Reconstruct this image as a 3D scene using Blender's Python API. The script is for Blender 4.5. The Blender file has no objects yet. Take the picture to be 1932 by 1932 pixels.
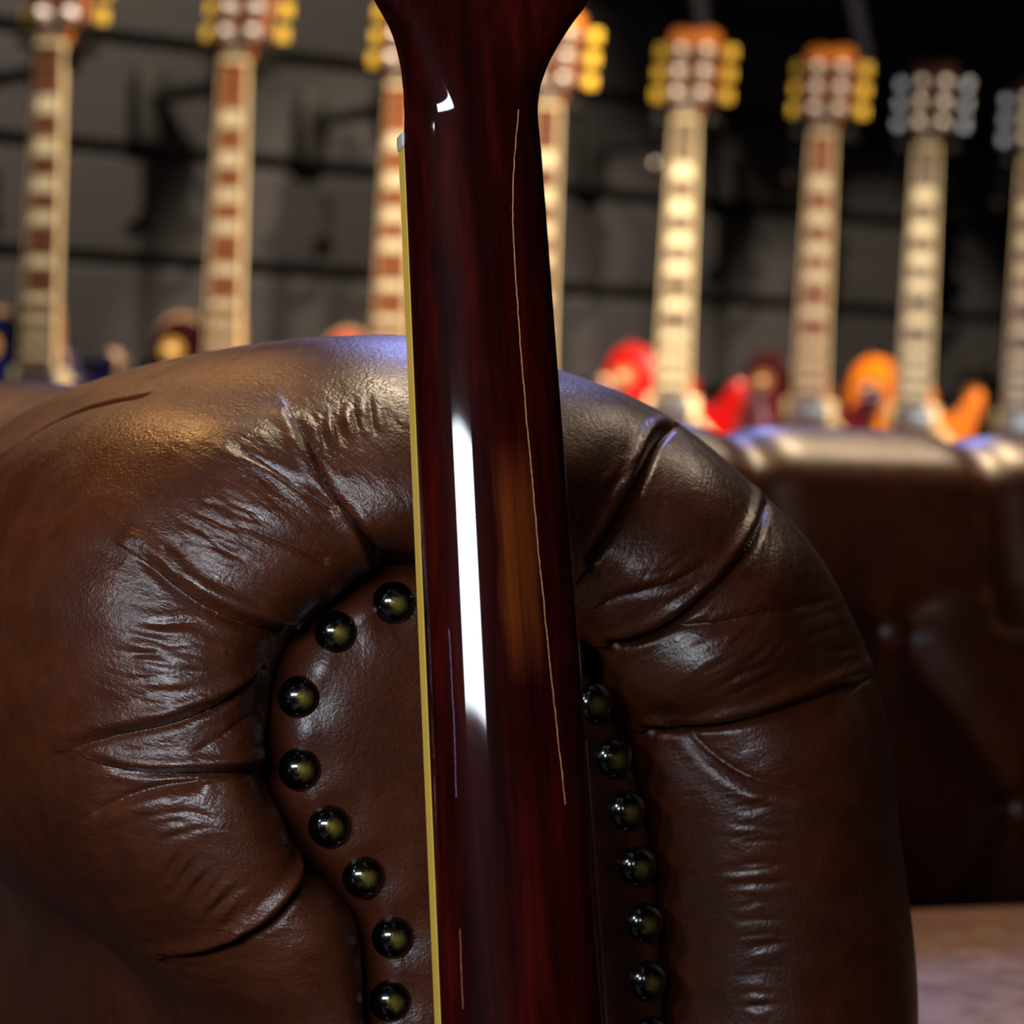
import bpy, bmesh, math, random
import numpy as np
from mathutils import Vector, Matrix

random.seed(7)
rng = np.random.default_rng(7)
SC = bpy.context.scene
COL = SC.collection
R = math.radians

# ------------------------------------------------------------------ camera
FPX = 6000.0                       # focal length in pixels of the 1932 px frame
CAMH = 0.72
PITCH, ROLL = math.atan(276 / FPX), R(2.7)
F_ = np.array([0, math.cos(PITCH), -math.sin(PITCH)])
r0 = np.array([1.0, 0, 0]); u0 = np.array([0, math.sin(PITCH), math.cos(PITCH)])
UP = math.cos(ROLL) * u0 - math.sin(ROLL) * r0
RT = math.cos(ROLL) * r0 + math.sin(ROLL) * u0
C0 = np.array([0, 0, CAMH])
cam_d = bpy.data.cameras.new('camera')
cam = bpy.data.objects.new('camera', cam_d); COL.objects.link(cam)
cam.matrix_world = Matrix(((RT[0], UP[0], -F_[0], 0), (RT[1], UP[1], -F_[1], 0), (RT[2], UP[2], -F_[2], CAMH), (0, 0, 0, 1)))
cam_d.sensor_width = 36.0
cam_d.lens = 36.0 * FPX / 1932
cam_d.clip_start = 0.05
cam_d.dof.use_dof = True
cam_d.dof.focus_distance = 1.02
cam_d.dof.aperture_fstop = cam_d.lens / 8.2
SC.camera = cam


def ray(px, py):
    return RT * (px - 966) / FPX - UP * (py - 966) / FPX + F_


def project(P):
    d = np.asarray(P) - C0
    z = d @ F_
    return 966 + FPX * (d @ RT) / z, 966 - FPX * (d @ UP) / z, z


def at_y(px, py, Y):               # point on the ray at world depth Y
    d = ray(px, py)
    return C0 + d * (Y / d[1])


# ------------------------------------------------------------------ world, lights, exposure
w = bpy.data.worlds.new('room'); SC.world = w
w.use_nodes = True
w.node_tree.nodes['Background'].inputs[0].default_value = (0.030, 0.026, 0.026, 1)
w.node_tree.nodes['Background'].inputs[1].default_value = 0.10
SC.view_settings.view_transform = 'Standard'
SC.view_settings.look = 'None'
SC.view_settings.exposure = 0.0
SC.view_settings.gamma = 1.0
SC.view_settings.use_curve_mapping = False
SC.cycles.use_denoising = True


def aim(o, target):
    d = Vector(target) - o.location
    o.rotation_euler = d.to_track_quat('-Z', 'Y').to_euler()


def area(name, loc, target, sx, sy, power, color, spread=180):
    l = bpy.data.lights.new(name, 'AREA'); l.shape = 'RECTANGLE'; l.size = sx; l.size_y = sy
    l.energy = power; l.color = color; l.spread = R(spread)
    o = bpy.data.objects.new(name, l); COL.objects.link(o); o.location = loc; aim(o, target)
    return o


def spot(name, loc, target, power, color, angle, blend=0.5, rad=0.04):
    l = bpy.data.lights.new(name, 'SPOT'); l.energy = power; l.color = color
    l.spot_size = R(angle); l.spot_blend = blend; l.shadow_soft_size = rad
    o = bpy.data.objects.new(name, l); COL.objects.link(o); o.location = loc; aim(o, target)
    return o


WARM = (1.0, 0.80, 0.56)
COOL = (0.80, 0.89, 1.0)
# unseen area lamp just behind the camera's left, placed by the neck's reflection
key_ = area('key_lamp', (-0.44, -0.24, 0.966), (0, 1.0, 0.68), 0.70, 0.205, 13, COOL)
key_.rotation_euler = (key_.rotation_euler.to_matrix() @ Matrix.Rotation(R(7.5), 3, 'Z')).to_euler()
# small cool display lamp higher and further left
area('display_lamp', (-2.05, -0.75, 1.85), (-0.05, 1.05, 0.6), 0.36, 0.36, 13, (0.88, 0.94, 1.0))
# ceiling track over the sofa
spot('track_lamp', (-1.0, 2.6, 2.55), (-0.33, 1.33, 0.70), 150, (1.0, 0.50, 0.18), 15, 0.9)
spot('track_lamp', (0.05, 2.05, 2.60), (-0.03, 1.07, 0.70), 60, WARM, 11, 0.8)
spot('track_lamp', (1.15, 3.0, 2.60), (0.50, 1.62, 0.60), 40, WARM, 34, 0.8)
spot('track_lamp', (0.45, 2.85, 2.55), (0.30, 1.64, 0.45), 270, (1.0, 0.72, 0.42), 15, 0.8)
# cool ceiling panel on the far side of the sofa
area('ceiling_panel', (0.1, 4.2, 2.35), (-0.1, 1.2, 0.7), 0.5, 0.25, 17, (0.36, 0.40, 1.0))

# ------------------------------------------------------------------ helpers


def tag(o, label=None, cat=None, group=None, kind=None):
    if label: o['label'] = label
    if cat: o['category'] = cat
    if group: o['group'] = group
    if kind: o['kind'] = kind
    return o


def mesh_obj(name, verts, faces, mat, parent=None, smooth=True):
    me = bpy.data.meshes.new(name)
    me.from_pydata([tuple(map(float, v)) for v in verts], [], faces)
    me.update()
    if smooth:
        me.polygons.foreach_set('use_smooth', [True] * len(me.polygons))
    return link(name, me, mat, parent)


def link(name, me, mat, parent=None):
    if mat is not None and not me.materials:
        me.materials.append(mat)
    o = bpy.data.objects.new(name, me); COL.objects.link(o)
    if parent is not None: o.parent = parent
    return o


def empty(name, loc=(0, 0, 0), rz=0.0):
    o = bpy.data.objects.new(name, None); COL.objects.link(o)
    o.location = loc; o.rotation_euler = (0, 0, rz); o.empty_display_size = 0.05
    return o


def bm_mesh(name, bm, smooth=False, angle=None):
    me = bpy.data.meshes.new(name)
    bmesh.ops.recalc_face_normals(bm, faces=bm.faces)
    bm.to_mesh(me); bm.free()
    if smooth:
        me.polygons.foreach_set('use_smooth', [True] * len(me.polygons))
        if angle: me.set_sharp_from_angle(angle=R(angle))
    return me


def box_me(name, c, s, bevel=0.0, seg=2):
    bm = bmesh.new()
    bmesh.ops.create_cube(bm, size=1.0, matrix=Matrix.Translation(c) @ Matrix.Diagonal((s[0], s[1], s[2], 1)))
    if bevel:
        bmesh.ops.bevel(bm, geom=list(bm.edges), offset=bevel, segments=seg, affect='EDGES', profile=0.6)
    return bm_mesh(name, bm, bool(bevel), 40)


def tube_me(name, pts, rad, n=10, cap=True):
    pts = [Vector(p) for p in pts]
    rads = rad if hasattr(rad, '__len__') else [rad] * len(pts)
    bm = bmesh.new(); rings = []
    ref = Vector((0, 0, 1)) if abs((pts[1] - pts[0]).normalized().z) < 0.9 else Vector((1, 0, 0))
    for i, p in enumerate(pts):
        t = (pts[min(i + 1, len(pts) - 1)] - pts[max(i - 1, 0)]).normalized()
        a = t.cross(ref).normalized(); b = t.cross(a)
        rings.append([bm.verts.new(p + rads[i] * (math.cos(2 * math.pi * k / n) * a + math.sin(2 * math.pi * k / n) * b)) for k in range(n)])
    for i in range(len(pts) - 1):
        for k in range(n):
            bm.faces.new((rings[i][k], rings[i][(k + 1) % n], rings[i + 1][(k + 1) % n], rings[i + 1][k]))
    if cap:
        bm.faces.new(rings[0]); bm.faces.new(rings[-1])
    return bm_mesh(name, bm, True, 50)


def lathe_me(name, prof, n=24, axis='y'):   # prof: (radius, height); height runs towards -axis for y
    bm = bmesh.new(); rings = []
    for r, h in prof:
        ring = []
        for k in range(n):
            a = 2 * math.pi * k / n
            x, y = r * math.cos(a), r * math.sin(a)
            ring.append(bm.verts.new((x, -h, y) if axis == 'y' else ((x, y, h) if axis == 'z' else (h, x, y))))
        rings.append(ring)
    for i in range(len(rings) - 1):
        for k in range(n):
            bm.faces.new((rings[i][k], rings[i][(k + 1) % n], rings[i + 1][(k + 1) % n], rings[i + 1][k]))
    bm.faces.new(rings[0]); bm.faces.new(rings[-1])
    bmesh.ops.remove_doubles(bm, verts=bm.verts, dist=1e-6)
    return bm_mesh(name, bm, True, 60)


def catmull(pts, n):
    """n samples, uniform in control index, through the control points"""
    P = np.asarray(pts, float); m = len(P)
    t = np.linspace(0, m - 1, n); i = np.minimum(t.astype(int), m - 2); f = (t - i)[:, None]
    Pm = np.vstack([2 * P[0] - P[1], P, 2 * P[-1] - P[-2]])
    a, b, c, d = Pm[i], Pm[i + 1], Pm[i + 2], Pm[i + 3]
    return 0.5 * (2 * b + (c - a) * f + (2 * a - 5 * b + 4 * c - d) * f ** 2 + (3 * b - a - 3 * c + d) * f ** 3)


def sstep(x, a, b):
    t = np.clip((x - a) / (b - a), 0, 1)
    return t * t * (3 - 2 * t)


def grid_mesh(name, V, mat, parent=None, closed=False, uv=None, attrs=None):
    """V [nu, nv, 3] -> smooth quad mesh"""
    nu, nv = V.shape[:2]
    idx = np.arange(nu * nv).reshape(nu, nv)
    a, b, c, d = idx[:-1, :-1], idx[1:, :-1], idx[1:, 1:], idx[:-1, 1:]
    q = np.stack([a, b, c, d], -1).reshape(-1, 4)
    if closed:
        q = np.vstack([q, np.stack([idx[-1, :-1], idx[0, :-1], idx[0, 1:], idx[-1, 1:]], -1).reshape(-1, 4)])
    me = bpy.data.meshes.new(name)
    me.vertices.add(nu * nv); me.vertices.foreach_set('co', V.reshape(-1).astype(np.float32))
    me.loops.add(q.size); me.loops.foreach_set('vertex_index', q.reshape(-1).astype(np.int32))
    me.polygons.add(len(q)); me.polygons.foreach_set('loop_start', np.arange(0, q.size, 4, dtype=np.int32))
    me.polygons.foreach_set('use_smooth', np.ones(len(q), bool))
    me.update(); me.validate()
    if uv is not None:
        l = me.uv_layers.new(name='UVMap')
        l.data.foreach_set('uv', uv.reshape(-1, 2)[q.reshape(-1)].reshape(-1).astype(np.float32))
    for k, arr in (attrs or {}).items():
        at = me.attributes.new(k, 'FLOAT', 'POINT'); at.data.foreach_set('value', arr.reshape(-1).astype(np.float32))
    return link(name, me, mat, parent)


def grid_normals(V):
    du = np.gradient(V, axis=0); dv = np.gradient(V, axis=1)
    n = np.cross(du, dv); n /= np.linalg.norm(n, axis=-1, keepdims=True) + 1e-12
    return n


# ------------------------------------------------------------------ materials
def srgb(r, g, b):
    return tuple(((c / 255 + 0.055) / 1.055) ** 2.4 if c > 10 else c / 255 / 12.92 for c in (r, g, b)) + (1,)


class NT:
    def __init__(s, name):
        s.m = bpy.data.materials.new(name); s.m.use_nodes = True
        s.t = s.m.node_tree; s.b = s.t.nodes['Principled BSDF']

    def n(s, typ, **kw):
        nd = s.t.nodes.new('ShaderNode' + typ)
        for k, v in kw.items():
            if k in nd.inputs: nd.inputs[k].default_value = v
            else: setattr(nd, k, v)
        return nd

    def l(s, a, b): s.t.links.new(a, b)

    def math(s, op, a, b=None):
        nd = s.n('Math', operation=op)
        for i, x in enumerate((a, b)):
            if x is None: continue
            if isinstance(x, (int, float)): nd.inputs[i].default_value = x
            else: s.l(x, nd.inputs[i])
        return nd.outputs[0]

    def mix(s, f, a, b, typ='MIX'):
        nd = s.n('MixRGB', blend_type=typ)
        for i, x in enumerate((f, a, b)):
            if isinstance(x, (int, float, tuple)): nd.inputs[i].default_value = x
            else: s.l(x, nd.inputs[i])
        return nd.outputs[0]

    def ramp(s, f, stops):
        nd = s.n('ValToRGB'); e = nd.color_ramp.elements
        while len(e) < len(stops): e.new(0.5)
        for el, (p, c) in zip(e, stops):
            el.position = p; el.color = c if isinstance(c, tuple) else (c, c, c, 1)
        s.l(f, nd.inputs[0]); return nd.outputs[0]

    def coords(s, which='Object', scale=(1, 1, 1), loc=(0, 0, 0)):
        tc = s.n('TexCoord'); mp = s.n('Mapping')
        mp.inputs['Scale'].default_value = scale; mp.inputs['Location'].default_value = loc
        s.l(tc.outputs[which], mp.inputs[0]); return mp.outputs[0]

    def noise(s, vec, scale, detail=3, rough=0.5, dist=0.0):
        nd = s.n('TexNoise'); nd.inputs['Scale'].default_value = scale; nd.inputs['Detail'].default_value = detail
        nd.inputs['Roughness'].default_value = rough; nd.inputs['Distortion'].default_value = dist
        s.l(vec, nd.inputs['Vector']); return nd.outputs[0]

    def bump(s, h, dist, strength=1.0, prev=None):
        nd = s.n('Bump'); nd.inputs['Distance'].default_value = dist; nd.inputs['Strength'].default_value = strength
        s.l(h, nd.inputs['Height'])
        if prev is not None: s.l(prev, nd.inputs['Normal'])
        return nd.outputs[0]

    def set(s, **kw):
        for k, v in kw.items():
            k = k.replace('_', ' ')
            if isinstance(v, (int, float, tuple)): s.b.inputs[k].default_value = v
            else: s.l(v, s.b.inputs[k])
        return s.m


def plain(name, col, rough=0.5, metal=0.0, coat=0.0, var=0.12, scale=40, spec=0.5):
    m = NT(name)
    f = m.noise(m.coords(), scale, 4)
    dark = tuple(c * (1 - var) for c in col[:3]) + (1,); lite = tuple(min(1, c * (1 + var)) for c in col[:3]) + (1,)
    return m.set(Base_Color=m.ramp(f, [(0.3, dark), (0.7, lite)]), Roughness=rough, Metallic=metal, Coat_Weight=coat, Coat_Roughness=0.05,
                 Specular_IOR_Level=spec)


def leather(name, wrinkle_uv=True, rough=0.365):
    m = NT(name)
    ob = m.coords('Object')
    big = m.noise(ob, 14, 4, 0.6)
    mid = m.noise(ob, 90, 5, 0.65)
    f = m.math('ADD', m.math('MULTIPLY', big, 0.6), m.math('MULTIPLY', mid, 0.4))
    col = m.ramp(f, [(0.34, srgb(58, 24, 10)), (0.52, srgb(77, 34, 14)), (0.70, srgb(95, 45, 20))])
    vo = m.n('TexVoronoi', feature='SMOOTH_F1'); vo.inputs['Scale'].default_value = 780
    dn = m.n('TexNoise'); dn.inputs['Scale'].default_value = 300
    m.l(ob, dn.inputs['Vector'])
    m.l(m.mix(0.004, ob, dn.outputs['Color'], 'ADD'), vo.inputs['Vector'])
    nrm = m.bump(vo.outputs['Distance'], 0.00026, 0.55)
    nrm = m.bump(m.noise(ob, 1500, 2), 0.00010, 0.5, nrm)
    rmod = m.ramp(m.noise(ob, 60, 5, 0.7), [(0.3, rough - 0.06), (0.7, rough + 0.08)])
    if wrinkle_uv:
        uvc = m.coords('UV', (520, 110, 1))
        wr = m.noise(uvc, 1.0, 4, 0.62, 0.35)
        at = m.n('Attribute', attribute_name='wrinkle')
        fold = m.math('ABSOLUTE', m.math('SUBTRACT', wr, 0.5))
        line = m.ramp(fold, [(0.0, 0.0), (0.10, 1.0)])
        patch = m.ramp(m.noise(ob, 22, 3), [(0.38, 0.12), (0.62, 1.0)])
        h = m.math('MULTIPLY', m.math('MULTIPLY', line, at.outputs['Fac']), patch)
        nrm = m.bump(h, 0.0003, 0.35, nrm)
        uv2 = m.coords('UV', (130, 42, 1))
        nrm = m.bump(m.math('MULTIPLY', m.noise(uv2, 1.0, 3, 0.5, 0.2), at.outputs['Fac']), 0.0030, 0.6, nrm)
    return m.set(Base_Color=col, Roughness=rmod, Normal=nrm, Specular_IOR_Level=0.85)


M = {}
M['leather'] = leather('brown_leather')
M['leather_plain'] = leather('brown_leather_plain', False)


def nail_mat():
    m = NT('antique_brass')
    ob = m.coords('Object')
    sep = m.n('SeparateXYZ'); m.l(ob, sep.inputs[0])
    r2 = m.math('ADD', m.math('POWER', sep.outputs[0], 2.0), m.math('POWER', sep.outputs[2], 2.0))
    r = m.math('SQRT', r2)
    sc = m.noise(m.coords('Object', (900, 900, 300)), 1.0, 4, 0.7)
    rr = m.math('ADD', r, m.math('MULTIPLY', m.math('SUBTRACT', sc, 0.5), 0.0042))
    gold_mask = m.ramp(m.math('MULTIPLY', rr, 200.0), [(0.20, 1.0), (0.78, 0.0)])  # gold colour at the dome's centre, fading to the dark rim
    col = m.mix(gold_mask, srgb(24, 24, 22), srgb(190, 166, 80))
    return m.set(Base_Color=col, Metallic=0.9, Roughness=m.ramp(gold_mask, [(0.0, 0.28), (1.0, 0.46)]),
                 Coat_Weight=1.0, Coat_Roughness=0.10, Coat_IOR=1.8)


M['nail'] = nail_mat()


def neck_wood():
    m = NT('cherry_lacquered_mahogany')
    g1 = m.noise(m.coords('Object', (420, 420, 9)), 1.0, 6, 0.7)
    g2 = m.noise(m.coords('Object', (120, 120, 14)), 1.0, 4, 0.6, 0.4)
    g3 = m.noise(m.coords('Object', (1500, 1500, 60)), 1.0, 3, 0.6)
    base = m.ramp(g2, [(0.34, srgb(34, 3, 2)), (0.52, srgb(50, 6, 4)), (0.70, srgb(72, 11, 6))])
    grain = m.ramp(g1, [(0.36, 0.5), (0.55, 1.0)])
    pores = m.ramp(g3, [(0.30, 0.45), (0.44, 1.0)])
    col = m.mix(0.8, base, grain, 'MULTIPLY'); col = m.mix(0.7, col, pores, 'MULTIPLY')
    # lighter orange-brown patch along the middle of the neck
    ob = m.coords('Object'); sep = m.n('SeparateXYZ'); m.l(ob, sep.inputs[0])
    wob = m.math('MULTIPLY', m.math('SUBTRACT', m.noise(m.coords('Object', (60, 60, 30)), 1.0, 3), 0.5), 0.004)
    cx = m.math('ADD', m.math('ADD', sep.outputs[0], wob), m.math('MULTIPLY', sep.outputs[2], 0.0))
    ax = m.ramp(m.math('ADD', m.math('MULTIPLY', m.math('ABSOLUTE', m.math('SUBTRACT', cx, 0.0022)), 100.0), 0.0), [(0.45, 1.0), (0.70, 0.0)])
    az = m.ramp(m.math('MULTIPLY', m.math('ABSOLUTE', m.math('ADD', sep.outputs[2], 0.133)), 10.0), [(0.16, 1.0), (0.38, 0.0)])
    orange_patch = m.math('MULTIPLY', m.math('MULTIPLY', ax, az), m.ramp(g1, [(0.35, 0.35), (0.6, 1.0)]))
    col = m.mix(m.math('MULTIPLY', orange_patch, 0.62), col, srgb(128, 60, 20))
    nrm = m.bump(g3, 0.00004, 0.5)
    return m.set(Base_Color=col, Roughness=0.5, Normal=nrm, Coat_Weight=1.0, Coat_Roughness=0.035, Coat_IOR=1.55,
                 Specular_IOR_Level=0.03)


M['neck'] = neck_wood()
M['binding'] = plain('cream_binding', srgb(255, 204, 84), 0.35, var=0.05)
M['cream'] = plain('cream_plastic', srgb(240, 222, 176), 0.35, var=0.05)
M['pearl'] = plain('pearl_inlay', srgb(244, 232, 196), 0.30, var=0.10, scale=120)
M['nut'] = plain('bone_nut', srgb(206, 200, 188), 0.4, var=0.05)
M['rosewood'] = plain('rosewood', srgb(112, 66, 44), 0.42, var=0.35, scale=90)
M['rosewood_grey'] = plain('grey_rosewood', srgb(120, 100, 80), 0.42, var=0.30, scale=90)  # rosewood in a greyer tone
M['rosewood_warm'] = plain('warm_rosewood', srgb(150, 86, 48), 0.42, var=0.30, scale=90)
M['tan_neck'] = plain('tan_neck_wood', srgb(196, 140, 78), 0.30, coat=0.5, var=0.2)
M['chrome'] = plain('nickel_plate', (0.78, 0.75, 0.72, 1), 0.27, 1.0, var=0.03)
M['gold_button'] = plain('amber_tuner_button', srgb(236, 196, 66), 0.25, coat=0.6, var=0.08)
M['steel'] = plain('string_steel', (0.55, 0.53, 0.50, 1), 0.30, 1.0, var=0.05)
M['chip'] = plain('gold_washer', srgb(206, 158, 76), 0.4, var=0.05)
M['chip_dim'] = plain('tan_washer', srgb(150, 98, 60), 0.4, var=0.05)
M['old_binding'] = plain('aged_binding', srgb(150, 116, 88), 0.4, var=0.08)
M['veneer'] = plain('brown_head_veneer', srgb(78, 44, 24), 0.3, coat=0.5, var=0.25)
M['polish'] = plain('satin_nickel', (0.92, 0.89, 0.88, 1), 0.5, 1.0, var=0.02)
M['black'] = plain('black_rubber', srgb(12, 12, 13), 0.6, var=0.2)
M['black_gloss'] = plain('black_lacquer', srgb(14, 13, 14), 0.15, coat=1.0, var=0.2)
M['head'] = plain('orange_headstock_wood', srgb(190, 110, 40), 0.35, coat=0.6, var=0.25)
M['head_dark'] = plain('dark_headstock_wood', srgb(44, 28, 20), 0.25, coat=0.6, var=0.25)
M['grey_metal'] = plain('grey_powder_coat', srgb(170, 164, 164), 0.5, 0.1, var=0.1)
M['dark_wood'] = plain('dark_foot_wood', srgb(40, 22, 14), 0.35, coat=0.4, var=0.3)


def lacquer(name, centre, edge, rad=0.15):
    m = NT(name)
    ob = m.coords('Object'); sep = m.n('SeparateXYZ'); m.l(ob, sep.inputs[0])
    dx = m.math('MULTIPLY', sep.outputs[0], 0.9)
    dz = m.math('MULTIPLY', m.math('ADD', sep.outputs[2], 0.62), 0.62)
    d = m.math('SQRT', m.math('ADD', m.math('POWER', dx, 2.0), m.math('POWER', dz, 2.0)))
    d = m.math('ADD', d, m.math('MULTIPLY', m.noise(m.coords('Object', (30, 30, 4)), 1.0, 3), 0.02))
    col = m.ramp(m.math('DIVIDE', d, rad), [(0.55, centre), (1.0, edge)])
    return m.set(Base_Color=col, Roughness=0.25, Coat_Weight=0.9, Coat_Roughness=0.05)


M['navy'] = lacquer('navy_burst', srgb(34, 44, 110), srgb(16, 18, 50))
M['wine'] = lacquer('wine_burst', srgb(120, 20, 24), srgb(56, 8, 14))
M['wine_dark'] = lacquer('dark_wine', srgb(84, 16, 22), srgb(40, 8, 12))
M['red'] = lacquer('bright_red', srgb(165, 6, 5), srgb(150, 4, 5))
M['orange_red'] = lacquer('orange_red', srgb(200, 66, 24), srgb(180, 50, 24))
M['amber'] = lacquer('amber_orange', srgb(225, 128, 12), srgb(218, 116, 8))

SLAT = NT('charcoal_slat')
sc_ = SLAT.noise(SLAT.coords('Object', (3, 3, 40)), 1.0, 5, 0.6)
M['slat'] = SLAT.set(Base_Color=SLAT.ramp(sc_, [(0.3, srgb(27, 26, 30)), (0.7, srgb(36, 35, 40))]), Roughness=0.62)
M['groove'] = plain('groove_black', srgb(16, 15, 15), 0.8, var=0.2)
FL = NT('dark_floor')
M['floor'] = FL.set(Base_Color=FL.ramp(FL.noise(FL.coords('Object', (2, 30, 1)), 1.0, 5), [(0.3, srgb(44, 34, 28)), (0.7, srgb(60, 47, 38))]), Roughness=0.5)

# ------------------------------------------------------------------ floor and wall
fl = mesh_obj('floor', [(-4, -3, 0), (7, -3, 0), (7, 9, 0), (-4, 9, 0)], [(0, 1, 2, 3)], M['floor'], smooth=False)
tag(fl, 'dark brown shop floor', kind='structure')

TW = R(40)                                              # the wall recedes to the right
WU = np.array([math.cos(TW), math.sin(TW), 0]); WN = np.array([math.sin(TW), -math.cos(TW), 0])
G1 = at_y(110, 85, 4.51)                                # nut of the first guitar: the row starts here
WALL_O = G1 - WN * 0.26; WALL_O[2] = 0
wall = empty('wall_back', tuple(WALL_O), TW)
tag(wall, 'charcoal slatwall panelling with dark horizontal grooves', kind='structure')
PITCHW = 0.168
d = ray(100, 58); t_ = ((WALL_O - C0) @ WN) / (d @ WN); zg = (C0 + d * t_)[2]     # height of one groove
k0 = zg % PITCHW
link('backing', box_me('backing', (1.3, 0.035, 1.5), (5.6, 0.02, 3.0)), M['groove'], wall)
slat_me = box_me('slat', (1.3, 0.012, 0), (5.6, 0.024, PITCHW - 0.020), 0.004, 1)
slat_me.materials.append(M['slat'])
nsl = int((2.9 - k0) / PITCHW)
for i in range(nsl):
    o = link('slat', slat_me, None, wall); o.location = (0, 0, k0 + (i + 0.5) * PITCHW)

# ceiling track lamps that light the guitars on the wall
for s, pw, ang, hz in [(0.05, 600, 56, 1.05), (0.70, 520, 27, 0.66), (1.30, 520, 26, 0.60), (1.85, 480, 26, 0.56)]:
    L = WALL_O + WU * s + WN * 1.75; T = WALL_O + WU * (s + 0.1) + WN * 0.26
    spot('wall_track_lamp', (L[0], L[1], 2.75), (T[0], T[1], hz), pw, WARM, ang, 0.35, 0.03)

# ------------------------------------------------------------------ sofa
TS = R(25)
SO = at_y(900, 1450, 1.075)                             # point on the plane of the arm's front panel
SU = np.array([math.cos(TS), math.sin(TS), 0]); SW = np.array([-math.sin(TS), math.cos(TS), 0])
sofa = empty('chesterfield_sofa', (SO[0], SO[1], 0), TS)
tag(sofa, 'brown leather chesterfield sofa with rolled pleated arm and brass nail trim', 'sofa')


def face_pt(px, py, y=0.0):                             # pixel -> (x, z) on the sofa plane y_local = y
    d = ray(px, py); o = SO + SW * y
    t = ((o - C0) @ SW) / (d @ SW)
    P = C0 + d * t
    return (P - SO) @ SU, P[2]


def to_world(L):
    return np.array([SO[0], SO[1], 0]) + L[..., 0:1] * SU + L[..., 1:2] * SW + L[..., 2:3] * np.array([0, 0, 1.0])


PQ = [  # panel edge px, outer roll px  (on the plane of the front panel), bottom left -> top -> bottom right
    ((585, 4200), (480, 4200)), ((630, 3200), (520, 3200)), ((672, 2400), (545, 2400)), ((690, 2100), (545, 2130)),
    ((696, 1930), (500, 1990)), ((697, 1820), (400, 1905)), ((683, 1735), (290, 1830)), ((640, 1672), (190, 1740)),
    ((585, 1608), (115, 1630)), ((545, 1530), (70, 1500)), ((524, 1445), (50, 1370)), ((527, 1355), (55, 1230)),
    ((548, 1265), (85, 1090)), ((595, 1180), (150, 955)), ((655, 1122), (250, 855)), ((722, 1085), (390, 762)),
    ((800, 1068), (560, 694)), ((880, 1072), (745, 648)), ((960, 1096), (945, 640)), ((1035, 1145), (1150, 668)),
    ((1098, 1215), (1350, 745)), ((1150, 1300), (1525, 865)), ((1192, 1390), (1660, 1030)), ((1222, 1480), (1752, 1210)),
    ((1242, 1580), (1805, 1410)), ((1256, 1690), (1832, 1615)), ((1266, 1820), (1846, 1800)), ((1272, 1960), (1854, 1990)),
    ((1276, 2200), (1854, 2250)), ((1262, 3000), (1830, 3000)), ((1210, 4200), (1770, 4200))]
P_ctl = np.array([face_pt(*a) for a, b in PQ]); Q_ctl = np.array([face_pt(*b) for a, b in PQ])
ARM_L = 0.80


def arm_grid(nv, ni, no, ne):
    P = catmull(P_ctl, nv); Q = catmull(Q_ctl, nv)
    wdt = np.linalg.norm(Q - P, axis=1)
    vi = np.linspace(0, len(PQ) - 1, nv)
    right = sstep(vi, 17, 23)
    k = 0.30 * (1 - right) + 0.34 * right
    h = np.minimum(0.060 * (1 - right) + 0.044 * right, 0.15 * wdt + 0.030)
    dd = np.minimum(0.078, 0.75 * wdt + 0.01)
    b0 = 0.022 - 0.008 * right
    O, B = [], []
    for th in np.linspace(0, math.pi / 2, ni, endpoint=False):
        O.append(k * (1 - math.cos(th)) - 0.016 * (1 - right) * math.sin(2 * th)); B.append(b0 - h * math.sin(th))
    for th in np.linspace(0, math.pi / 2, no):
        O.append(k + (1 - k) * math.sin(th)); B.append(b0 - h + (h + dd) * (1 - math.cos(th)))
    cx = np.array([P_ctl[:, 0].mean(), Q_ctl[:, 1].max() - 0.16])
    V = np.zeros((nv, ni + no + ne, 3))
    for j, (o, b) in enumerate(zip(O, B)):
        XZ = P + (Q - P) * o[:, None]
        V[:, j, 0] = XZ[:, 0]; V[:, j, 2] = XZ[:, 1]; V[:, j, 1] = b
    for e in range(ne):
        g_ = (e + 1) / ne
        f = np.interp(g_, [0, 0.85, 1.0], [0, 0.30, 1.0])
        b = (b0 + dd) + (ARM_L - b0 - dd) * f
        b = np.asarray(b)
        s = 1 - 0.18 * sstep(b, 0.088, 0.40)
        up = sstep(Q[:, 1], 0.40, 0.60)
        V[:, ni + no + e, 0] = cx[0] + (Q[:, 0] - cx[0]) * (1 - (1 - s) * up)
        V[:, ni + no + e, 2] = np.where(Q[:, 1] > cx[1], cx[1] + (Q[:, 1] - cx[1]) * (1 - (1 - s) * up), Q[:, 1])
        V[:, ni + no + e, 1] = b
    V[..., 2] = np.maximum(V[..., 2], 0.075)
    return V


NV, NI, NO, NE = 1500, 70, 170, 190
V = arm_grid(NV, NI, NO, NE)
Nn = grid_normals(V)
if Nn[NV // 2, NI][1] > 0: Nn = -Nn
Wd = to_world(V)
PX, PY, PZ = project(Wd.reshape(-1, 3))
PX = PX.reshape(V.shape[:2]); PY = PY.reshape(V.shape[:2])
toC = C0 - Wd; toC /= np.linalg.norm(toC, axis=-1, keepdims=True)
NW = Nn[..., 0:1] * SU + Nn[..., 1:2] * SW + Nn[..., 2:3] * np.array([0, 0, 1.0])
FRONT = (NW * toC).sum(-1) > 0.02
fi = np.argwhere(FRONT.reshape(-1))[:, 0]
fx, fy, fp = PX.reshape(-1)[fi], PY.reshape(-1)[fi], V.reshape(-1, 3)[fi]


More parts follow.
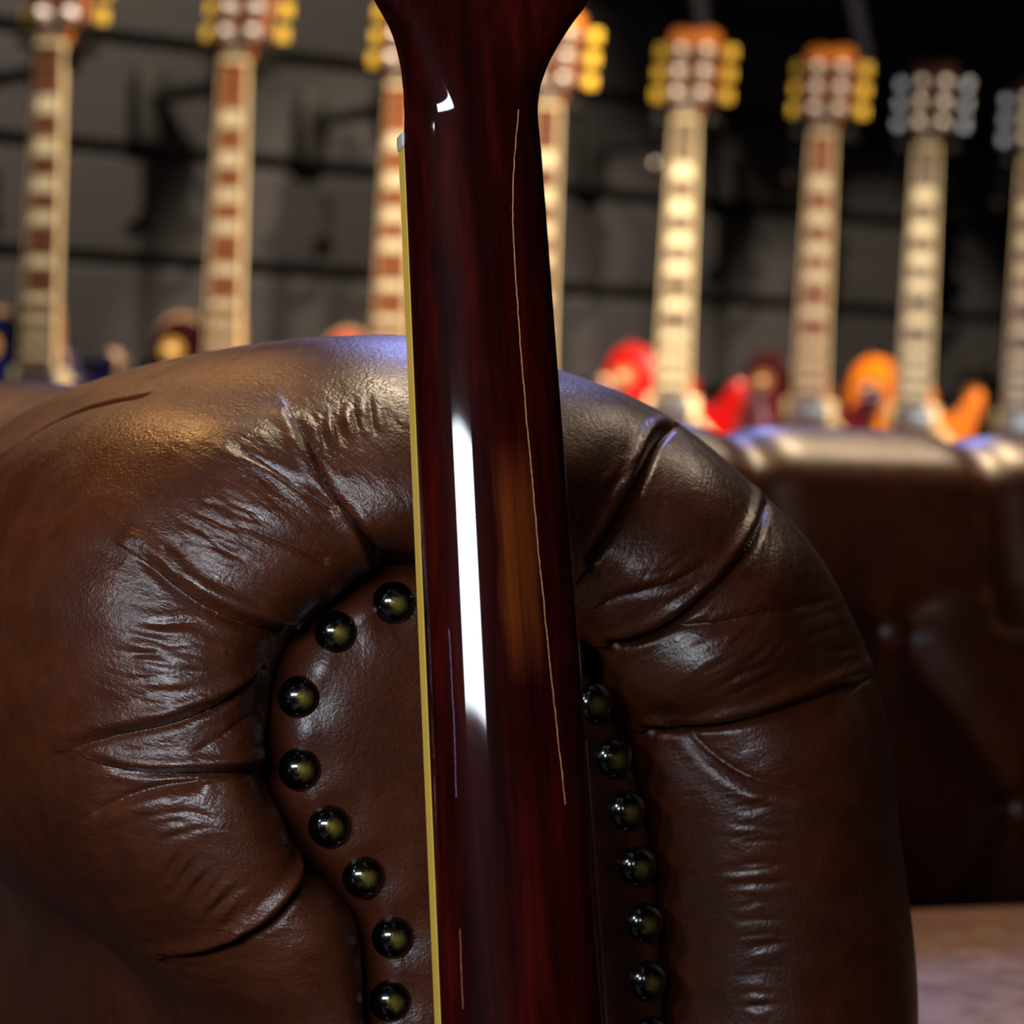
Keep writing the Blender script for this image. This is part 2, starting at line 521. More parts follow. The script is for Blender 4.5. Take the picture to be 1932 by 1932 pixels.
def on_arm(poly, n):
    """carry a seam traced in the photograph onto the 3-D surface of the roll"""
    pp = catmull(poly, n); out = []
    sub = np.nonzero((fx > pp[:, 0].min() - 25) & (fx < pp[:, 0].max() + 25) & (fy > pp[:, 1].min() - 25) & (fy < pp[:, 1].max() + 25))[0]
    sx_, sy_, sp_ = fx[sub], fy[sub], fp[sub]
    for x, y in pp:
        dd = (sx_ - x) ** 2 + (sy_ - y) ** 2
        out.append(sp_[np.argpartition(dd, 4)[:4]].mean(0))
    out = np.array(out)
    for _ in range(3):
        out[1:-1] = (out[:-2] + 2 * out[1:-1] + out[2:]) / 4
    return out


# pleats of the roll: polyline, depth of the sharp crease, width, depth of the soft valley, width, ridge height (side of the fold), side
PLEATS = [
    ([(722, 1082), (704, 1033), (675, 965), (646, 925), (612, 880), (585, 828), (551, 772)], .0042, .0018, .0060, .014, .0016, 1),
    ([(632, 948), (596, 921), (555, 897), (518, 876), (447, 847)], .0026, .0018, .0030, .009, .0015, 1),
    ([(578, 1206), (538, 1200), (480, 1182), (435, 1162), (390, 1142), (352, 1120), (310, 1090), (275, 1060), (245, 1040)], .0042, .0020, .0062, .015, .0022, -1),
    ([(621, 1062), (560, 1030), (518, 1013), (470, 996), (431, 984)], .0012, .0016, .0020, .010, .0, 1),
    ([(527, 1280), (470, 1312), (400, 1340), (312, 1369), (250, 1380), (190, 1392), (125, 1414)], .0036, .0018, .0052, .012, .0018, -1),
    ([(521, 1345), (470, 1372), (420, 1398), (356, 1432)], .0014, .0016, .0020, .008, .0, 1),
    ([(523, 1442), (490, 1452), (445, 1459), (400, 1465), (356, 1467), (310, 1468), (267, 1467), (214, 1456), (175, 1440)], .0042, .0017, .0050, .012, .0026, -1),
    ([(370, 1487), (300, 1495), (245, 1507), (205, 1522), (169, 1543)], .0022, .0018, .0026, .009, .0012, 1),
    ([(576, 1608), (584, 1645), (574, 1675), (555, 1702), (503, 1752), (445, 1783), (378, 1807), (312, 1810)], .0040, .0018, .0048, .012, .0030, -1),
    ([(1122, 1068), (1146, 1035), (1170, 998), (1200, 938), (1214, 905), (1226, 871), (1243, 822), (1275, 800)], .0055, .0018, .0058, .014, .0016, 1),
    ([(1150, 1228), (1200, 1221), (1264, 1192), (1323, 1143), (1387, 1076), (1435, 1005), (1452, 957), (1456, 925)], .0055, .0018, .0058, .014, .0016, 1),
    ([(1212, 1390), (1255, 1393), (1298, 1392), (1363, 1382), (1455, 1355), (1548, 1318), (1600, 1296), (1650, 1272)], .0050, .0018, .0052, .013, .0016, 1),
    ([(1280, 1401), (1315, 1426), (1354, 1447), (1390, 1464), (1432, 1479), (1548, 1502), (1654, 1535)], .0010, .0020, .0030, .010, .0012, -1),
    ([(1262, 1195), (1330, 1180), (1400, 1164), (1470, 1145), (1560, 1128)], .0012, .0020, .0026, .010, .0, 1),
    ([(1140, 1145), (1180, 1130), (1240, 1110), (1300, 1082), (1345, 1052)], .0010, .0018, .0014, .008, .0, 1),
]
# clusters of small creases in the leather: centre, half extents along / across, direction in degrees, number, depth
CLUSTERS = [((305, 1255), 70, 85, 4, 15, .0011), ((430, 985), 75, 55, 22, 11, .0010), ((318, 1060), 40, 40, 52, 6, .0009), ((655, 800), 36, 95, 78, 14, .0009),
            ((410, 1690), 60, 110, -52, 12, .0010), ((330, 1545), 60, 45, -18, 7, .0009), ((1300, 1085), 80, 50, -27, 8, .0009), ((1400, 1235), 85, 70, -30, 10, .0009),
            ((1425, 1700), 48, 210, -4, 20, .0008), ((1185, 905), 45, 24, -62, 6, .0010), ((1560, 1180), 50, 60, -20, 6, .0006), ((480, 1400), 60, 24, -24, 4, .0008)]
MINOR = []
for (cx_, cy_), ha, hb, ang, cnt, dep_ in CLUSTERS:
    cnt = int(cnt * 1.3)
    for q_ in range(cnt):
        off_ = hb * (2 * (q_ + rng.uniform(-0.3, 1.3)) / cnt - 1); sh_ = rng.uniform(-0.35, 0.35) * ha
        ln_ = 1.35 * ha * rng.uniform(0.45, 1.0) * (1 - 0.35 * (off_ / hb) ** 2); an_ = R(ang + rng.normal(0, 7)); bow = rng.normal(0, 0.10) * ln_
        MINOR.append(([(cx_ + math.cos(an_) * (sh_ + t_ * ln_) - math.sin(R(ang)) * off_ - math.sin(an_) * bow * (1 - t_ * t_) + rng.normal(0, 1.5),
                        cy_ + math.sin(an_) * (sh_ + t_ * ln_) + math.cos(R(ang)) * off_ + math.cos(an_) * bow * (1 - t_ * t_) + rng.normal(0, 1.5)) for t_ in np.linspace(-1, 1, 7)],
                      dep_ * rng.uniform(0.18, 0.52)))
SEAMS = [([(-60, 905), (0, 862), (60, 815), (130, 775), (185, 754), (228, 743), (262, 735)], .0026, .0021)]
disp = np.zeros(V.shape[:2]); wrk = np.full(V.shape[:2], 0.03)
ZONE = np.zeros(V.shape[:2], bool); ZONE[:, :NI + NO + 165] = True
zi = np.argwhere((ZONE & (V[..., 2] > 0.42)).reshape(-1))[:, 0]
Vz = V.reshape(-1, 3)[zi]; Nz = Nn.reshape(-1, 3)[zi]
dz_ = np.zeros(len(zi)); wz = np.full(len(zi), 0.03)
rnd = np.random.default_rng(3)


def seg_dist(pts, C):
    """distance, signed side vector and arc fraction to the polyline C"""
    best = np.full(len(pts), 1e9); frac = np.zeros(len(pts)); vec = np.zeros((len(pts), 3)); tan = np.zeros((len(pts), 3))
    L = np.r_[0, np.cumsum(np.linalg.norm(np.diff(C, axis=0), axis=1))]
    for i in range(len(C) - 1):
        a, ab = C[i], C[i + 1] - C[i]; l2 = ab @ ab + 1e-12
        t = np.clip(((pts - a) @ ab) / l2, 0, 1); q = a + t[:, None] * ab
        dv = pts - q; dd = (dv * dv).sum(1); mk = dd < best
        best[mk] = dd[mk]; frac[mk] = (L[i] + t[mk] * (L[i + 1] - L[i])) / L[-1]; vec[mk] = dv[mk]; tan[mk] = ab / math.sqrt(l2)
    return np.sqrt(best), vec, tan, frac


for poly, A1, w1, A2, w2, A3, side in PLEATS:
    Cc = on_arm(poly, 26)
    lo, hi = Cc.min(0) - 0.06, Cc.max(0) + 0.06
    mk = np.argwhere(((Vz > lo) & (Vz < hi)).all(1))[:, 0]
    dist, vec, tan, fr = seg_dist(Vz[mk], Cc)
    sgn = np.sign((np.cross(tan, Nz[mk]) * vec).sum(1)) * side
    amp = (1 - 0.85 * fr ** 2.2)
    endf = sstep(1 - fr, 0, 0.10) * 0.9 + 0.1
    dz_[mk] -= A1 * amp * endf * np.exp(-(dist / w1) ** 2)
    dz_[mk] -= A2 * amp * np.exp(-(dist / w2) ** 2) * np.where(sgn > 0, 1.0, 0.55)
    dz_[mk] += A3 * (0.4 + 0.6 * np.sin(np.pi * np.clip(fr, 0.02, 0.98))) * np.exp(-((dist - 2.2 * w1) / (1.5 * w1)) ** 2) * (sgn < 0)
    wz[mk] = np.maximum(wz[mk], (0.75 if poly[0][0] < 1000 else 0.40) * np.exp(-(dist / 0.024) ** 2))
for poly, A1 in MINOR:
    Cc = on_arm(poly, 12)
    lo, hi = Cc.min(0) - 0.012, Cc.max(0) + 0.012
    mk = np.argwhere(((Vz > lo) & (Vz < hi)).all(1))[:, 0]
    dist, vec, tan, fr = seg_dist(Vz[mk], Cc)
    env = np.sin(np.pi * np.clip(fr, 0.0, 1.0)) ** 0.7
    dz_[mk] -= A1 * env * (np.exp(-(dist / 0.0011) ** 2) - 0.45 * np.exp(-((dist - 0.0030) / 0.0016) ** 2))
for poly, A1, w1 in SEAMS:
    Cc = on_arm(poly, 24)
    dist, vec, tan, fr = seg_dist(Vz, Cc)
    dz_ -= A1 * np.exp(-(dist / w1) ** 2)
disp.reshape(-1)[zi] = dz_; wrk.reshape(-1)[zi] = wz
# slow unevenness of the stuffing
ph = rnd.uniform(0, 6.28, 8)
un = sum(np.sin(V[..., 0] * fx_ + V[..., 2] * fz_ + V[..., 1] * 30 + p) for fx_, fz_, p in zip([38, 61, -47, 83], [52, -35, 70, 44], ph)) * 0.0006
V2 = V + Nn * (disp + un * (V[..., 2] > 0.2))[..., None]
su = np.r_[0, np.cumsum(np.linalg.norm(np.diff(V[:, NI + 60], axis=0), axis=1))][:, None] * np.ones((1, V.shape[1]))
sv = np.concatenate([np.zeros((NV, 1)), np.cumsum(np.linalg.norm(np.diff(V, axis=1), axis=2), axis=1)], 1)
grid_mesh('arm', V2, M['leather'], sofa, uv=np.stack([su, sv], -1), attrs={'wrinkle': wrk})['label'] = 'rolled leather arm with radiating pleats'

# far arm, mirrored
SOFA_W = 1.72
Vf = arm_grid(160, 10, 22, 14); Vf[..., 0] = SOFA_W - Vf[..., 0]
grid_mesh('arm', Vf[::-1], M['leather_plain'], sofa)

# front panel of the arm
NAIL_PX = [(752, 1140), (647, 1197), (580, 1320), (578, 1455), (631, 1562), (697, 1658), (752, 1773), (750, 1895), (747, 2015),
           (862, 1112), (985, 1165), (1075, 1240), (1130, 1330), (1166, 1433), (1191, 1533), (1211, 1638), (1224, 1745), (1231, 1855), (1234, 1960)]
PANEL_Y = -0.004
nails = np.array([face_pt(x, y, PANEL_Y - 0.004) for x, y in NAIL_PX])
nl, nr = 900, 110
Pc = catmull(P_ctl, nl); half = nl // 2
Lf, Rt = Pc[:half], Pc[::-1][:half]
tt = 0.5 - 0.5 * np.cos(np.linspace(0, math.pi, nr))
G = Lf[:, None] + (Rt - Lf)[:, None] * tt[None, :, None]
bd, _, _, _ = seg_dist(np.c_[G.reshape(-1, 2), np.zeros(half * nr)], np.c_[Pc[::4], np.zeros(len(Pc[::4]))])
bd = bd.reshape(half, nr)
inset = np.minimum(bd, 0.012)
y = 0.018 - 0.024 * np.sqrt(np.clip(1 - (1 - np.clip(bd / 0.010, 0, 1)) ** 2, 0, 1)) - 0.005 * (1 - np.exp(-bd / 0.035))
for nx, nz in nails:
    r = np.hypot(G[..., 0] - nx, G[..., 1] - nz)
    y += 0.0040 * np.exp(-(r / 0.0105) ** 2)
PV = np.stack([G[..., 0], y, G[..., 1]], -1)
PV[..., 2] = np.maximum(PV[..., 2], 0.075)
pu = np.stack([G[..., 0], G[..., 1]], -1)
pw = np.full(G.shape[:2], 0.02)
for nx, nz in nails:
    pw = np.maximum(pw, 0.35 * np.exp(-(np.hypot(G[..., 0] - nx, G[..., 1] - nz) / 0.013) ** 2))
grid_mesh('arm_front_panel', PV, M['leather'], sofa, uv=pu, attrs={'wrinkle': pw})

# nails
NR = 0.0073
prof = [(NR * 0.96, -0.001), (NR, 0.0003)] + [(NR * math.cos(a), 0.0003 + 0.0066 * math.sin(a)) for a in np.linspace(0.12, math.pi / 2 - 0.02, 14)] + [(0.00001, 0.0069)]
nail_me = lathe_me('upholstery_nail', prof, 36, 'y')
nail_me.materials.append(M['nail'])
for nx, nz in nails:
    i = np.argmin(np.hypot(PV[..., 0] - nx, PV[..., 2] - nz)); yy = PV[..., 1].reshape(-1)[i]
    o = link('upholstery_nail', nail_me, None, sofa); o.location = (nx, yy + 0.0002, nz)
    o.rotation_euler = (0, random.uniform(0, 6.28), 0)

# backrest
BY = 0.70
zt = face_pt(1650, 812, BY + 0.03)[1]
sec = [(BY - .10, .28), (BY - .085, .40), (BY - .07, .46), (BY - .055, .53), (BY - .04, .59), (BY - .025, zt - .05), (BY - .01, zt - .018), (BY + .03, zt), (BY + .075, zt - .008), (BY + .115, zt - .04),
       (BY + .13, zt - .085), (BY + .115, zt - .13), (BY + .085, zt - .155), (BY + .085, .35), (BY + .08, .08)]
nx_, ns_ = 420, 150
S = catmull(sec, ns_); X = np.linspace(-0.12, SOFA_W + 0.12, nx_)
sa = np.r_[0, np.cumsum(np.linalg.norm(np.diff(S, axis=0), axis=1))]
BV = np.zeros((nx_, ns_, 3)); BV[..., 0] = X[:, None]; BV[..., 1] = S[None, :, 0]; BV[..., 2] = S[None, :, 1]
BN = grid_normals(BV)
if BN[nx_ // 2, 30][1] > 0: BN = -BN
DXT, DST = 0.165, 0.105
sA = sa[None, :] * np.ones((nx_, 1)); xA = X[:, None] * np.ones((1, ns_))
top_s = 0.30
mask = sstep(sA, 0.10, 0.14) * (1 - sstep(sA, top_s + 0.01, top_s + 0.03))
a1 = (xA / DXT + (sA - 0.19) / (2 * DST)); a2 = (xA / DXT - (sA - 0.19) / (2 * DST))
cr = np.zeros_like(sA)
for a in (a1, a2):
    fr = np.abs(a - np.round(a)) * 0.10
    cr = np.maximum(cr, np.exp(-(fr / 0.010) ** 2))
puff = (np.cos(2 * np.pi * a1) + np.cos(2 * np.pi * a2)) * 0.25
bdsp = mask * (-0.010 * cr - 0.008 * puff)
fold = np.abs(xA / DXT * 1 - np.round(xA / DXT)) * DXT
pm = sstep(sA, top_s - .01, top_s + .01) * (1 - sstep(sA, top_s + 0.15, top_s + 0.24))
bdsp -= pm * 0.009 * np.exp(-(fold / 0.016) ** 2)
BV2 = BV + BN * bdsp[..., None]
grid_mesh('backrest', BV2, M['leather_plain'], sofa)
bt_me = lathe_me('tuft_button', [(0.012, -0.004), (0.012, 0.002), (0.009, 0.006), (0.004, 0.0075), (0.0001, 0.008)], 18, 'y')
bt_me.materials.append(M['leather_plain'])
for row, sv_ in enumerate((0.19, 0.19 + DST)):
    for k in range(0, int(SOFA_W / DXT) + 1):
        xx = (k + (0.0 if row == 0 else 0.5)) * DXT
        if xx < 0.2 or xx > SOFA_W - 0.2: continue
        j = np.argmin(np.abs(sa - sv_)); i = np.argmin(np.abs(X - xx))
        o = link('tuft_button', bt_me, None, sofa); o.location = tuple(BV2[i, j] + BN[i, j] * 0.004)

# seat cushion, apron, feet
zs = face_pt(1850, 1705, BY - .08)[1]
bm = bmesh.new()
bmesh.ops.create_cube(bm, size=1.0, matrix=Matrix.Translation((SOFA_W / 2, 0.32, zs - 0.075)) @ Matrix.Diagonal((SOFA_W - 0.36, 0.60, 0.15, 1)))
bmesh.ops.bevel(bm, geom=list(bm.edges), offset=0.035, segments=6, affect='EDGES', profile=0.55)
bmesh.ops.subdivide_edges(bm, edges=[e for e in bm.edges if e.calc_length() > 0.3], cuts=20, use_grid_fill=True)
for v in bm.verts:
    if v.co.z > zs - 0.05:
        a = 1 - ((v.co.x - SOFA_W / 2) / (SOFA_W / 2 - 0.18)) ** 4; b = 1 - ((v.co.y - 0.32) / 0.30) ** 2
        v.co.z += 0.022 * max(a, 0) * max(b, 0)
link('seat_cushion', bm_mesh('seat_cushion', bm, True, 60), M['leather_plain'], sofa)
link('seat_base', box_me('seat_base', (SOFA_W / 2, 0.36, (zs - .15 + .08) / 2), (SOFA_W - 0.30, 0.66, zs - .15 - .08), 0.012, 3), M['leather_plain'], sofa)
foot_me = lathe_me('foot', [(0.018, 0.0), (0.024, 0.01), (0.034, 0.045), (0.030, 0.062), (0.022, 0.070), (0.026, 0.085)], 20, 'z')
foot_me.materials.append(M['dark_wood'])
for x_ in (0.0, SOFA_W):
    for y_ in (0.09, BY + .03):
        o = link('foot', foot_me, None, sofa); o.location = (x_, y_, 0)

# ------------------------------------------------------------------ the guitar leaning on the arm, seen from behind
NUT = at_y(889, 268, 0.992); LOW = at_y(988, 1932, 0.948)
et = (NUT - LOW) / np.linalg.norm(NUT - LOW)
PSI = R(15)
en = np.array([math.sin(PSI), -math.cos(PSI), 0.0]); en -= et * (en @ et); en /= np.linalg.norm(en)
ex = np.cross(et, -en); ex /= np.linalg.norm(ex)
if ex[0] < 0: ex = -ex
gtr = empty('guitar')
# local axes: x across, y away from the player's palm (towards the strings), z along the neck
gtr.matrix_world = Matrix(((ex[0], -en[0], et[0], NUT[0]), (ex[1], -en[1], et[1], NUT[1]), (ex[2], -en[2], et[2], NUT[2]), (0, 0, 0, 1)))
tag(gtr, 'dark cherry guitar seen from behind, glossy neck with cream binding, leaning on the leather arm', 'guitar')


def width(z):                                          # half width of the neck / headstock at z
    zz = [-0.46, -0.314, 0.0, 0.009, 0.0155, 0.022, 0.027, 0.032, 0.0355, 0.039, 0.0445, 0.052, 0.064, 0.085, 0.17, 0.19]
    ww = [0.0280, 0.0262, 0.02145, 0.0209, 0.0212, 0.0226, 0.0244, 0.0268, 0.0288, 0.0314, 0.0352, 0.0388, 0.0405, 0.0412, 0.0435, 0.0425]
    return np.interp(z, zz, ww)


zs_ = np.concatenate([np.linspace(-0.46, -0.37, 20, endpoint=False), np.linspace(-0.37, -0.02, 90, endpoint=False), np.linspace(-0.02, 0.07, 110, endpoint=False), np.linspace(0.07, 0.19, 20)])
wl = width(zs_)
for _ in range(4): wl[1:-1] = (wl[:-2] + 2 * wl[1:-1] + wl[2:]) / 4
K = 64
NV_ = np.zeros((len(zs_), K, 3))
tilt = math.tan(R(15))
for i, z in enumerate(zs_):
    hs = float(sstep(z, 0.004, 0.045))
    dep = np.interp(z, [-0.46, -0.40, -0.36, -0.314, 0.0, 0.012], [0.046, 0.042, 0.026, 0.0195, 0.0175, 0.0175]) * (1 - hs) + 0.0145 * hs
    e = 2.3 * (1 - hs) + 7.0 * hs
    zz = max(z - 0.002, 0.0)
    off = -(math.sqrt(zz * zz + 0.020 ** 2) - 0.020) * tilt          # the headstock tips back, away from the strings
    face = 0.0 if z < 0.001 else off
    for k in range(K):
        th = math.pi * k / (K - 1)
        c, s = -math.cos(th), math.sin(th)
        x = 0.0042 * float(sstep(z, 0.010, 0.046)) + wl[i] * math.copysign(abs(c) ** (2 / e), c); yb = -dep * abs(s) ** (2 / e)
        NV_[i, k] = (x, off + yb, z)
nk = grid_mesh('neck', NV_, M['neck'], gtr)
# front closing of neck and headstock
bmv = [(NV_[i, 0, 0], NV_[i, 0, 1], z) for i, z in enumerate(zs_)] + [(NV_[i, -1, 0], NV_[i, -1, 1], z) for i, z in enumerate(zs_)]
n_ = len(zs_)
mesh_obj('headstock_face', bmv, [(i, i + n_, i + 1 + n_, i + 1) for i in range(n_ - 1)], M['black_gloss'], gtr)
# fretboard, binding, nut
zf = np.linspace(-0.46, -0.0018, 40); wf = width(zf)


def strip(x0, x1, y0, y1):
    vs, fs = [], []
    for i, z in enumerate(zf):
        vs += [(x0[i], y0, z), (x1[i], y0, z), (x1[i], y1, z), (x0[i], y1, z)]
    for i in range(len(zf) - 1):
        a, b = 4 * i, 4 * i + 4
        fs += [(a + k, a + (k + 1) % 4, b + (k + 1) % 4, b + k) for k in range(4)]
    fs += [(3, 2, 1, 0), tuple(4 * (len(zf) - 1) + k for k in range(4))]
    return vs, fs


mesh_obj('fretboard', *strip(-wf + .0018, wf - .0018, 0.0002, 0.0066), M['rosewood'], gtr, False)
mesh_obj('binding', *strip(-wf - .0002, -wf + .0018, 0.0001, 0.0072), M['binding'], gtr, False)
mesh_obj('binding', *strip(wf - .0018, wf + .0002, 0.0001, 0.0072), M['binding'], gtr, False)
link('nut', box_me('nut', (0, 0.0042, 0.0010), (0.0440, 0.0084, 0.0052), 0.0012, 3), M['nut'], gtr)
for k in range(6):
    x0 = -0.0175 + 0.007 * k; x1 = -0.0255 + 0.0102 * k
    link('string', tube_me('string', [(x1, 0.0125, -0.62), (x0, 0.0093, -0.001), (x0 * 0.8, -0.008, 0.05 + 0.02 * (k % 3))], 0.0005, 6), M['steel'], gtr)
bm = bmesh.new()
for f in range(1, 22):
    z = -0.628 * (1 - 2 ** (-f / 12)); ww = float(width(z)) - 0.0018
    bmesh.ops.create_cube(bm, size=1.0, matrix=Matrix.Translation((0, 0.0070, z)) @ Matrix.Diagonal((2 * ww, 0.0012, 0.0024, 1)))
tag(link('frets', bm_mesh('frets', bm), M['steel'], gtr), kind='stuff')
# thin pale line in the lacquer and fine scratches
NWd = np.array(gtr.matrix_world)[:3, :3]
NP = NV_.reshape(-1, 3) @ NWd.T + NUT
npx, npy, npz = project(NP)


def on_neck(poly, n):
    out = []
    for x, y_ in catmull(poly, n):
        d_ = ray(x, y_)
        # march the ray onto the neck surface: solve for the local row, then for the point across
        dd = (npx - x) ** 2 + (npy - y_) ** 2
        ok = np.argsort(dd)[:9]; wgt = 1 / (dd[ok] + 0.5)
        out.append((NV_.reshape(-1, 3)[ok] * wgt[:, None]).sum(0) / wgt.sum())
    out = np.array(out)
    for _ in range(6): out[1:-1] = (out[:-2] + 2 * out[1:-1] + out[2:]) / 4
    return out


def ribbon(name, poly, n, rad, mat, jitter=0.0):
    c = on_neck(poly, n)
    if jitter: c[:, 0] += np.random.default_rng(5).normal(0, jitter, n)
    c[:, 1] -= 0.00002
    return link(name, tube_me(name, c, rad, 5), mat, gtr)


M['crack'] = plain('pale_lacquer_line', srgb(214, 150, 92), 0.3, var=0.4, scale=700)
M['scratch'] = plain('lacquer_scratch', srgb(150, 130, 170), 0.3, var=0.4, scale=700)
ribbon('lacquer_crack', [(979, 206), (972, 280), (968, 360), (968, 430), (973, 530), (981, 640), (987, 720), (996, 820), (1006, 930), (1015, 1030), (1027, 1150),
                         (1038, 1260), (1050, 1370), (1060, 1460), (1066, 1515)], 130, 0.00012, M['crack'], 0.00007)
ribbon('lacquer_scratch', [(848, 1190), (853, 1290), (858, 1380), (861, 1500)], 40, 0.00009, M['scratch'], 0.00003)
ribbon('lacquer_scratch', [(868, 1755), (871, 1830), (874, 1900)], 24, 0.00008, M['crack'], 0.00003)
# pearl tuner pegs on the headstock (above the frame) and the body below it
for s in (-1, 1):
    for k in range(3):
        z = 0.075 + 0.04 * k; yb = -(z - 0.01) * tilt - 0.006
        pg = link('tuning_peg', tube_me('tuning_peg', [(s * 0.036, yb, z), (s * 0.052, yb, z)], 0.0035, 10), M['chrome'], gtr)
        link('peg_button', box_me('peg_button', (s * 0.060, yb, z), (0.017, 0.008, 0.022), 0.0036, 3), M['cream'], pg)

BODY = [(-.0265, -.40), (-.05, -.378), (-.085, -.375), (-.113, -.396), (-.122, -.44), (-.112, -.50), (-.100, -.555), (-.112, -.62), (-.147, -.68), (-.165, -.74), (-.150, -.80), (-.09, -.834), (0, -.842),
        (.09, -.834), (.150, -.80), (.165, -.74), (.147, -.68), (.112, -.62), (.099, -.555), (.107, -.50), (.119, -.462), (.1215, -.437), (.110, -.424), (.097, -.432), (.078, -.458), (.054, -.472), (.035, -.458), (.0275, -.425)]


def body_me(name, y0, y1, sign=1):
    """solid body: front at y0, back at y1"""
    P = catmull(BODY + [BODY[0]], 160)[:-1]
    c = np.array([0, -.61]); bm = bmesh.new()
    lay = [(0.975, y0), (0.995, y0 + 0.004 * sign), (1.0, y0 + 0.010 * sign), (1.0, y1 - 0.006 * sign), (0.985, y1)]
    rings = []
    for s, yv in lay:
        Q_ = c + (P - c) * s
        rings.append([bm.verts.new((x, yv, z)) for x, z in Q_])
    for a, b in zip(rings[:-1], rings[1:]):
        for i in range(len(a)):
            bm.faces.new((a[i], a[(i + 1) % len(a)], b[(i + 1) % len(a)], b[i]))
    bm.faces.new(rings[0]); bm.faces.new(rings[-1])
    return bm_mesh(name, bm, True, 50)


link('body', body_me('guitar_body', 0.002, -0.046, -1), M['neck'], gtr)

# ------------------------------------------------------------------ guitars on the wall
INL = [2.5, 4.5, 6.5, 8.5, 11.5, 14.5, 16.5, 18.5, 20.5]


def fz(n): return -0.628 * (1 - 2 ** (-n / 12))


def hw(z): return np.interp(-z, [0, 0.314, 0.46], [0.0215, 0.0262, 0.0283])


ME = {}
ME['body'] = body_me('guitar_body', -0.012, 0.040)
# binding ring
P_ = catmull(BODY + [BODY[0]], 160)[:-1]; c_ = np.array([0, -.61])
bm = bmesh.new(); rr = []
for s, yv in [(0.972, -0.0124), (0.997, -0.0090), (1.0045, -0.0040), (1.0045, 0.0015)]:
    rr.append([bm.verts.new((x, yv, z)) for x, z in c_ + (P_ - c_) * s])
for a, b in zip(rr[:-1], rr[1:]):
    for i in range(len(a)): bm.faces.new((a[i], a[(i + 1) % len(a)], b[(i + 1) % len(a)], b[i]))
ME['body_binding'] = bm_mesh('body_binding', bm, True)
# neck with heel
zq = np.concatenate([np.linspace(-0.44, -0.34, 14), np.linspace(-0.32, 0.0, 12)])
GV = np.zeros((len(zq), 20, 3))
for i, z in enumerate(zq):
    dp = np.interp(z, [-0.44, -0.40, -0.375, -0.35, -0.32, 0], [0.050, 0.046, 0.036, 0.024, 0.020, 0.018]); hwz = hw(z) * np.interp(z, [-0.44, -0.38, -0.34], [1.0, 1.0, 1.0])
    for k in range(20):
        th = math.pi * k / 19
        GV[i, k] = (-hwz * math.cos(th), -0.018 + dp * math.sin(th), z)
o_ = grid_mesh('neck', GV, None); ME['neck'] = o_.data; bpy.data.objects.remove(o_)
zfb = np.linspace(-0.455, -0.003, 24)


def wall_strip(name, xa, xb, y0, y1):
    vs, fs = [], []
    for z in zfb:
        h_ = hw(z)
        vs += [(xa(h_), y0, z), (xb(h_), y0, z), (xb(h_), y1, z), (xa(h_), y1, z)]
    for i in range(len(zfb) - 1):
        a, b = 4 * i, 4 * i + 4
        fs += [(a + k, a + (k + 1) % 4, b + (k + 1) % 4, b + k) for k in range(4)]
    fs += [(3, 2, 1, 0), tuple(4 * (len(zfb) - 1) + k for k in range(4))]
    me = bpy.data.meshes.new(name); me.from_pydata([tuple(map(float, v)) for v in vs], [], fs); me.update()
    return me


ME['fretboard'] = wall_strip('fretboard', lambda h: -h + .002, lambda h: h - .002, -0.0245, -0.018)
ME['bind_l'] = wall_strip('fretboard_binding', lambda h: -h - .0003, lambda h: -h + .002, -0.0247, -0.018)
ME['bind_r'] = wall_strip('fretboard_binding', lambda h: h - .002, lambda h: h + .0003, -0.0247, -0.018)
bm = bmesh.new()
for f in range(1, 23):
    z = fz(f); ww = float(hw(z)) - 0.0012
    bmesh.ops.create_cube(bm, size=1.0, matrix=Matrix.Translation((0, -0.0249, z)) @ Matrix.Diagonal((2 * ww, 0.0014, 0.0022, 1)))
ME['frets'] = bm_mesh('frets', bm)
ME['inlay'] = []
for f in INL:
    z = fz(f); L = (fz(f - .5) - fz(f + .5)) * 0.80 / 2; h_ = hw(z) * 0.78
    bm = bmesh.new()
    vs = [bm.verts.new(p) for p in ((-h_, -0.0250, z - L), (h_, -0.0250, z - L), (h_ * .86, -0.0250, z + L), (-h_ * .86, -0.0250, z + L))]
    vb = [bm.verts.new((v.co.x, -0.0240, v.co.z)) for v in vs]
    bm.faces.new(vs); bm.faces.new(vb[::-1])
    for i in range(4): bm.faces.new((vs[i], vs[(i + 1) % 4], vb[(i + 1) % 4], vb[i]))
    ME['inlay'].append(bm_mesh('inlay', bm))
ME['nut'] = box_me('nut', (0, -0.0235, 0.0005), (0.0436, 0.011, 0.006), 0.001, 1)
HEAD = [(-.0215, .003), (-.024, .018), (-.036, .034), (-.040, .05), (-.0405, .09), (-.042, .14), (-.038, .150), (-.022, .156), (-.008, .152), (0, .150),
        (.008, .152), (.022, .156), (.038, .150), (.042, .14), (.0405, .09), (.040, .05), (.036, .034), (.024, .018), (.0215, .003)]
bm = bmesh.new(); t15 = math.tan(R(14))
fr_ = [bm.verts.new((x, -0.020 + z * t15, z)) for x, z in HEAD]; bk_ = [bm.verts.new((x, -0.004 + z * t15, z)) for x, z in HEAD]
bm.faces.new(fr_); bm.faces.new(bk_[::-1])
for i in range(len(HEAD)): bm.faces.new((fr_[i], fr_[(i + 1) % len(HEAD)], bk_[(i + 1) % len(HEAD)], bk_[i]))
ME['headstock'] = bm_mesh('headstock', bm)
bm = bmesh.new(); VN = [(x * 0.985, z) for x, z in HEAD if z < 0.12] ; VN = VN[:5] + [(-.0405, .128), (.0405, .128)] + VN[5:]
fr_ = [bm.verts.new((x, -0.0215 + z * t15, z)) for x, z in VN]; bk_ = [bm.verts.new((x, -0.0195 + z * t15, z)) for x, z in VN]
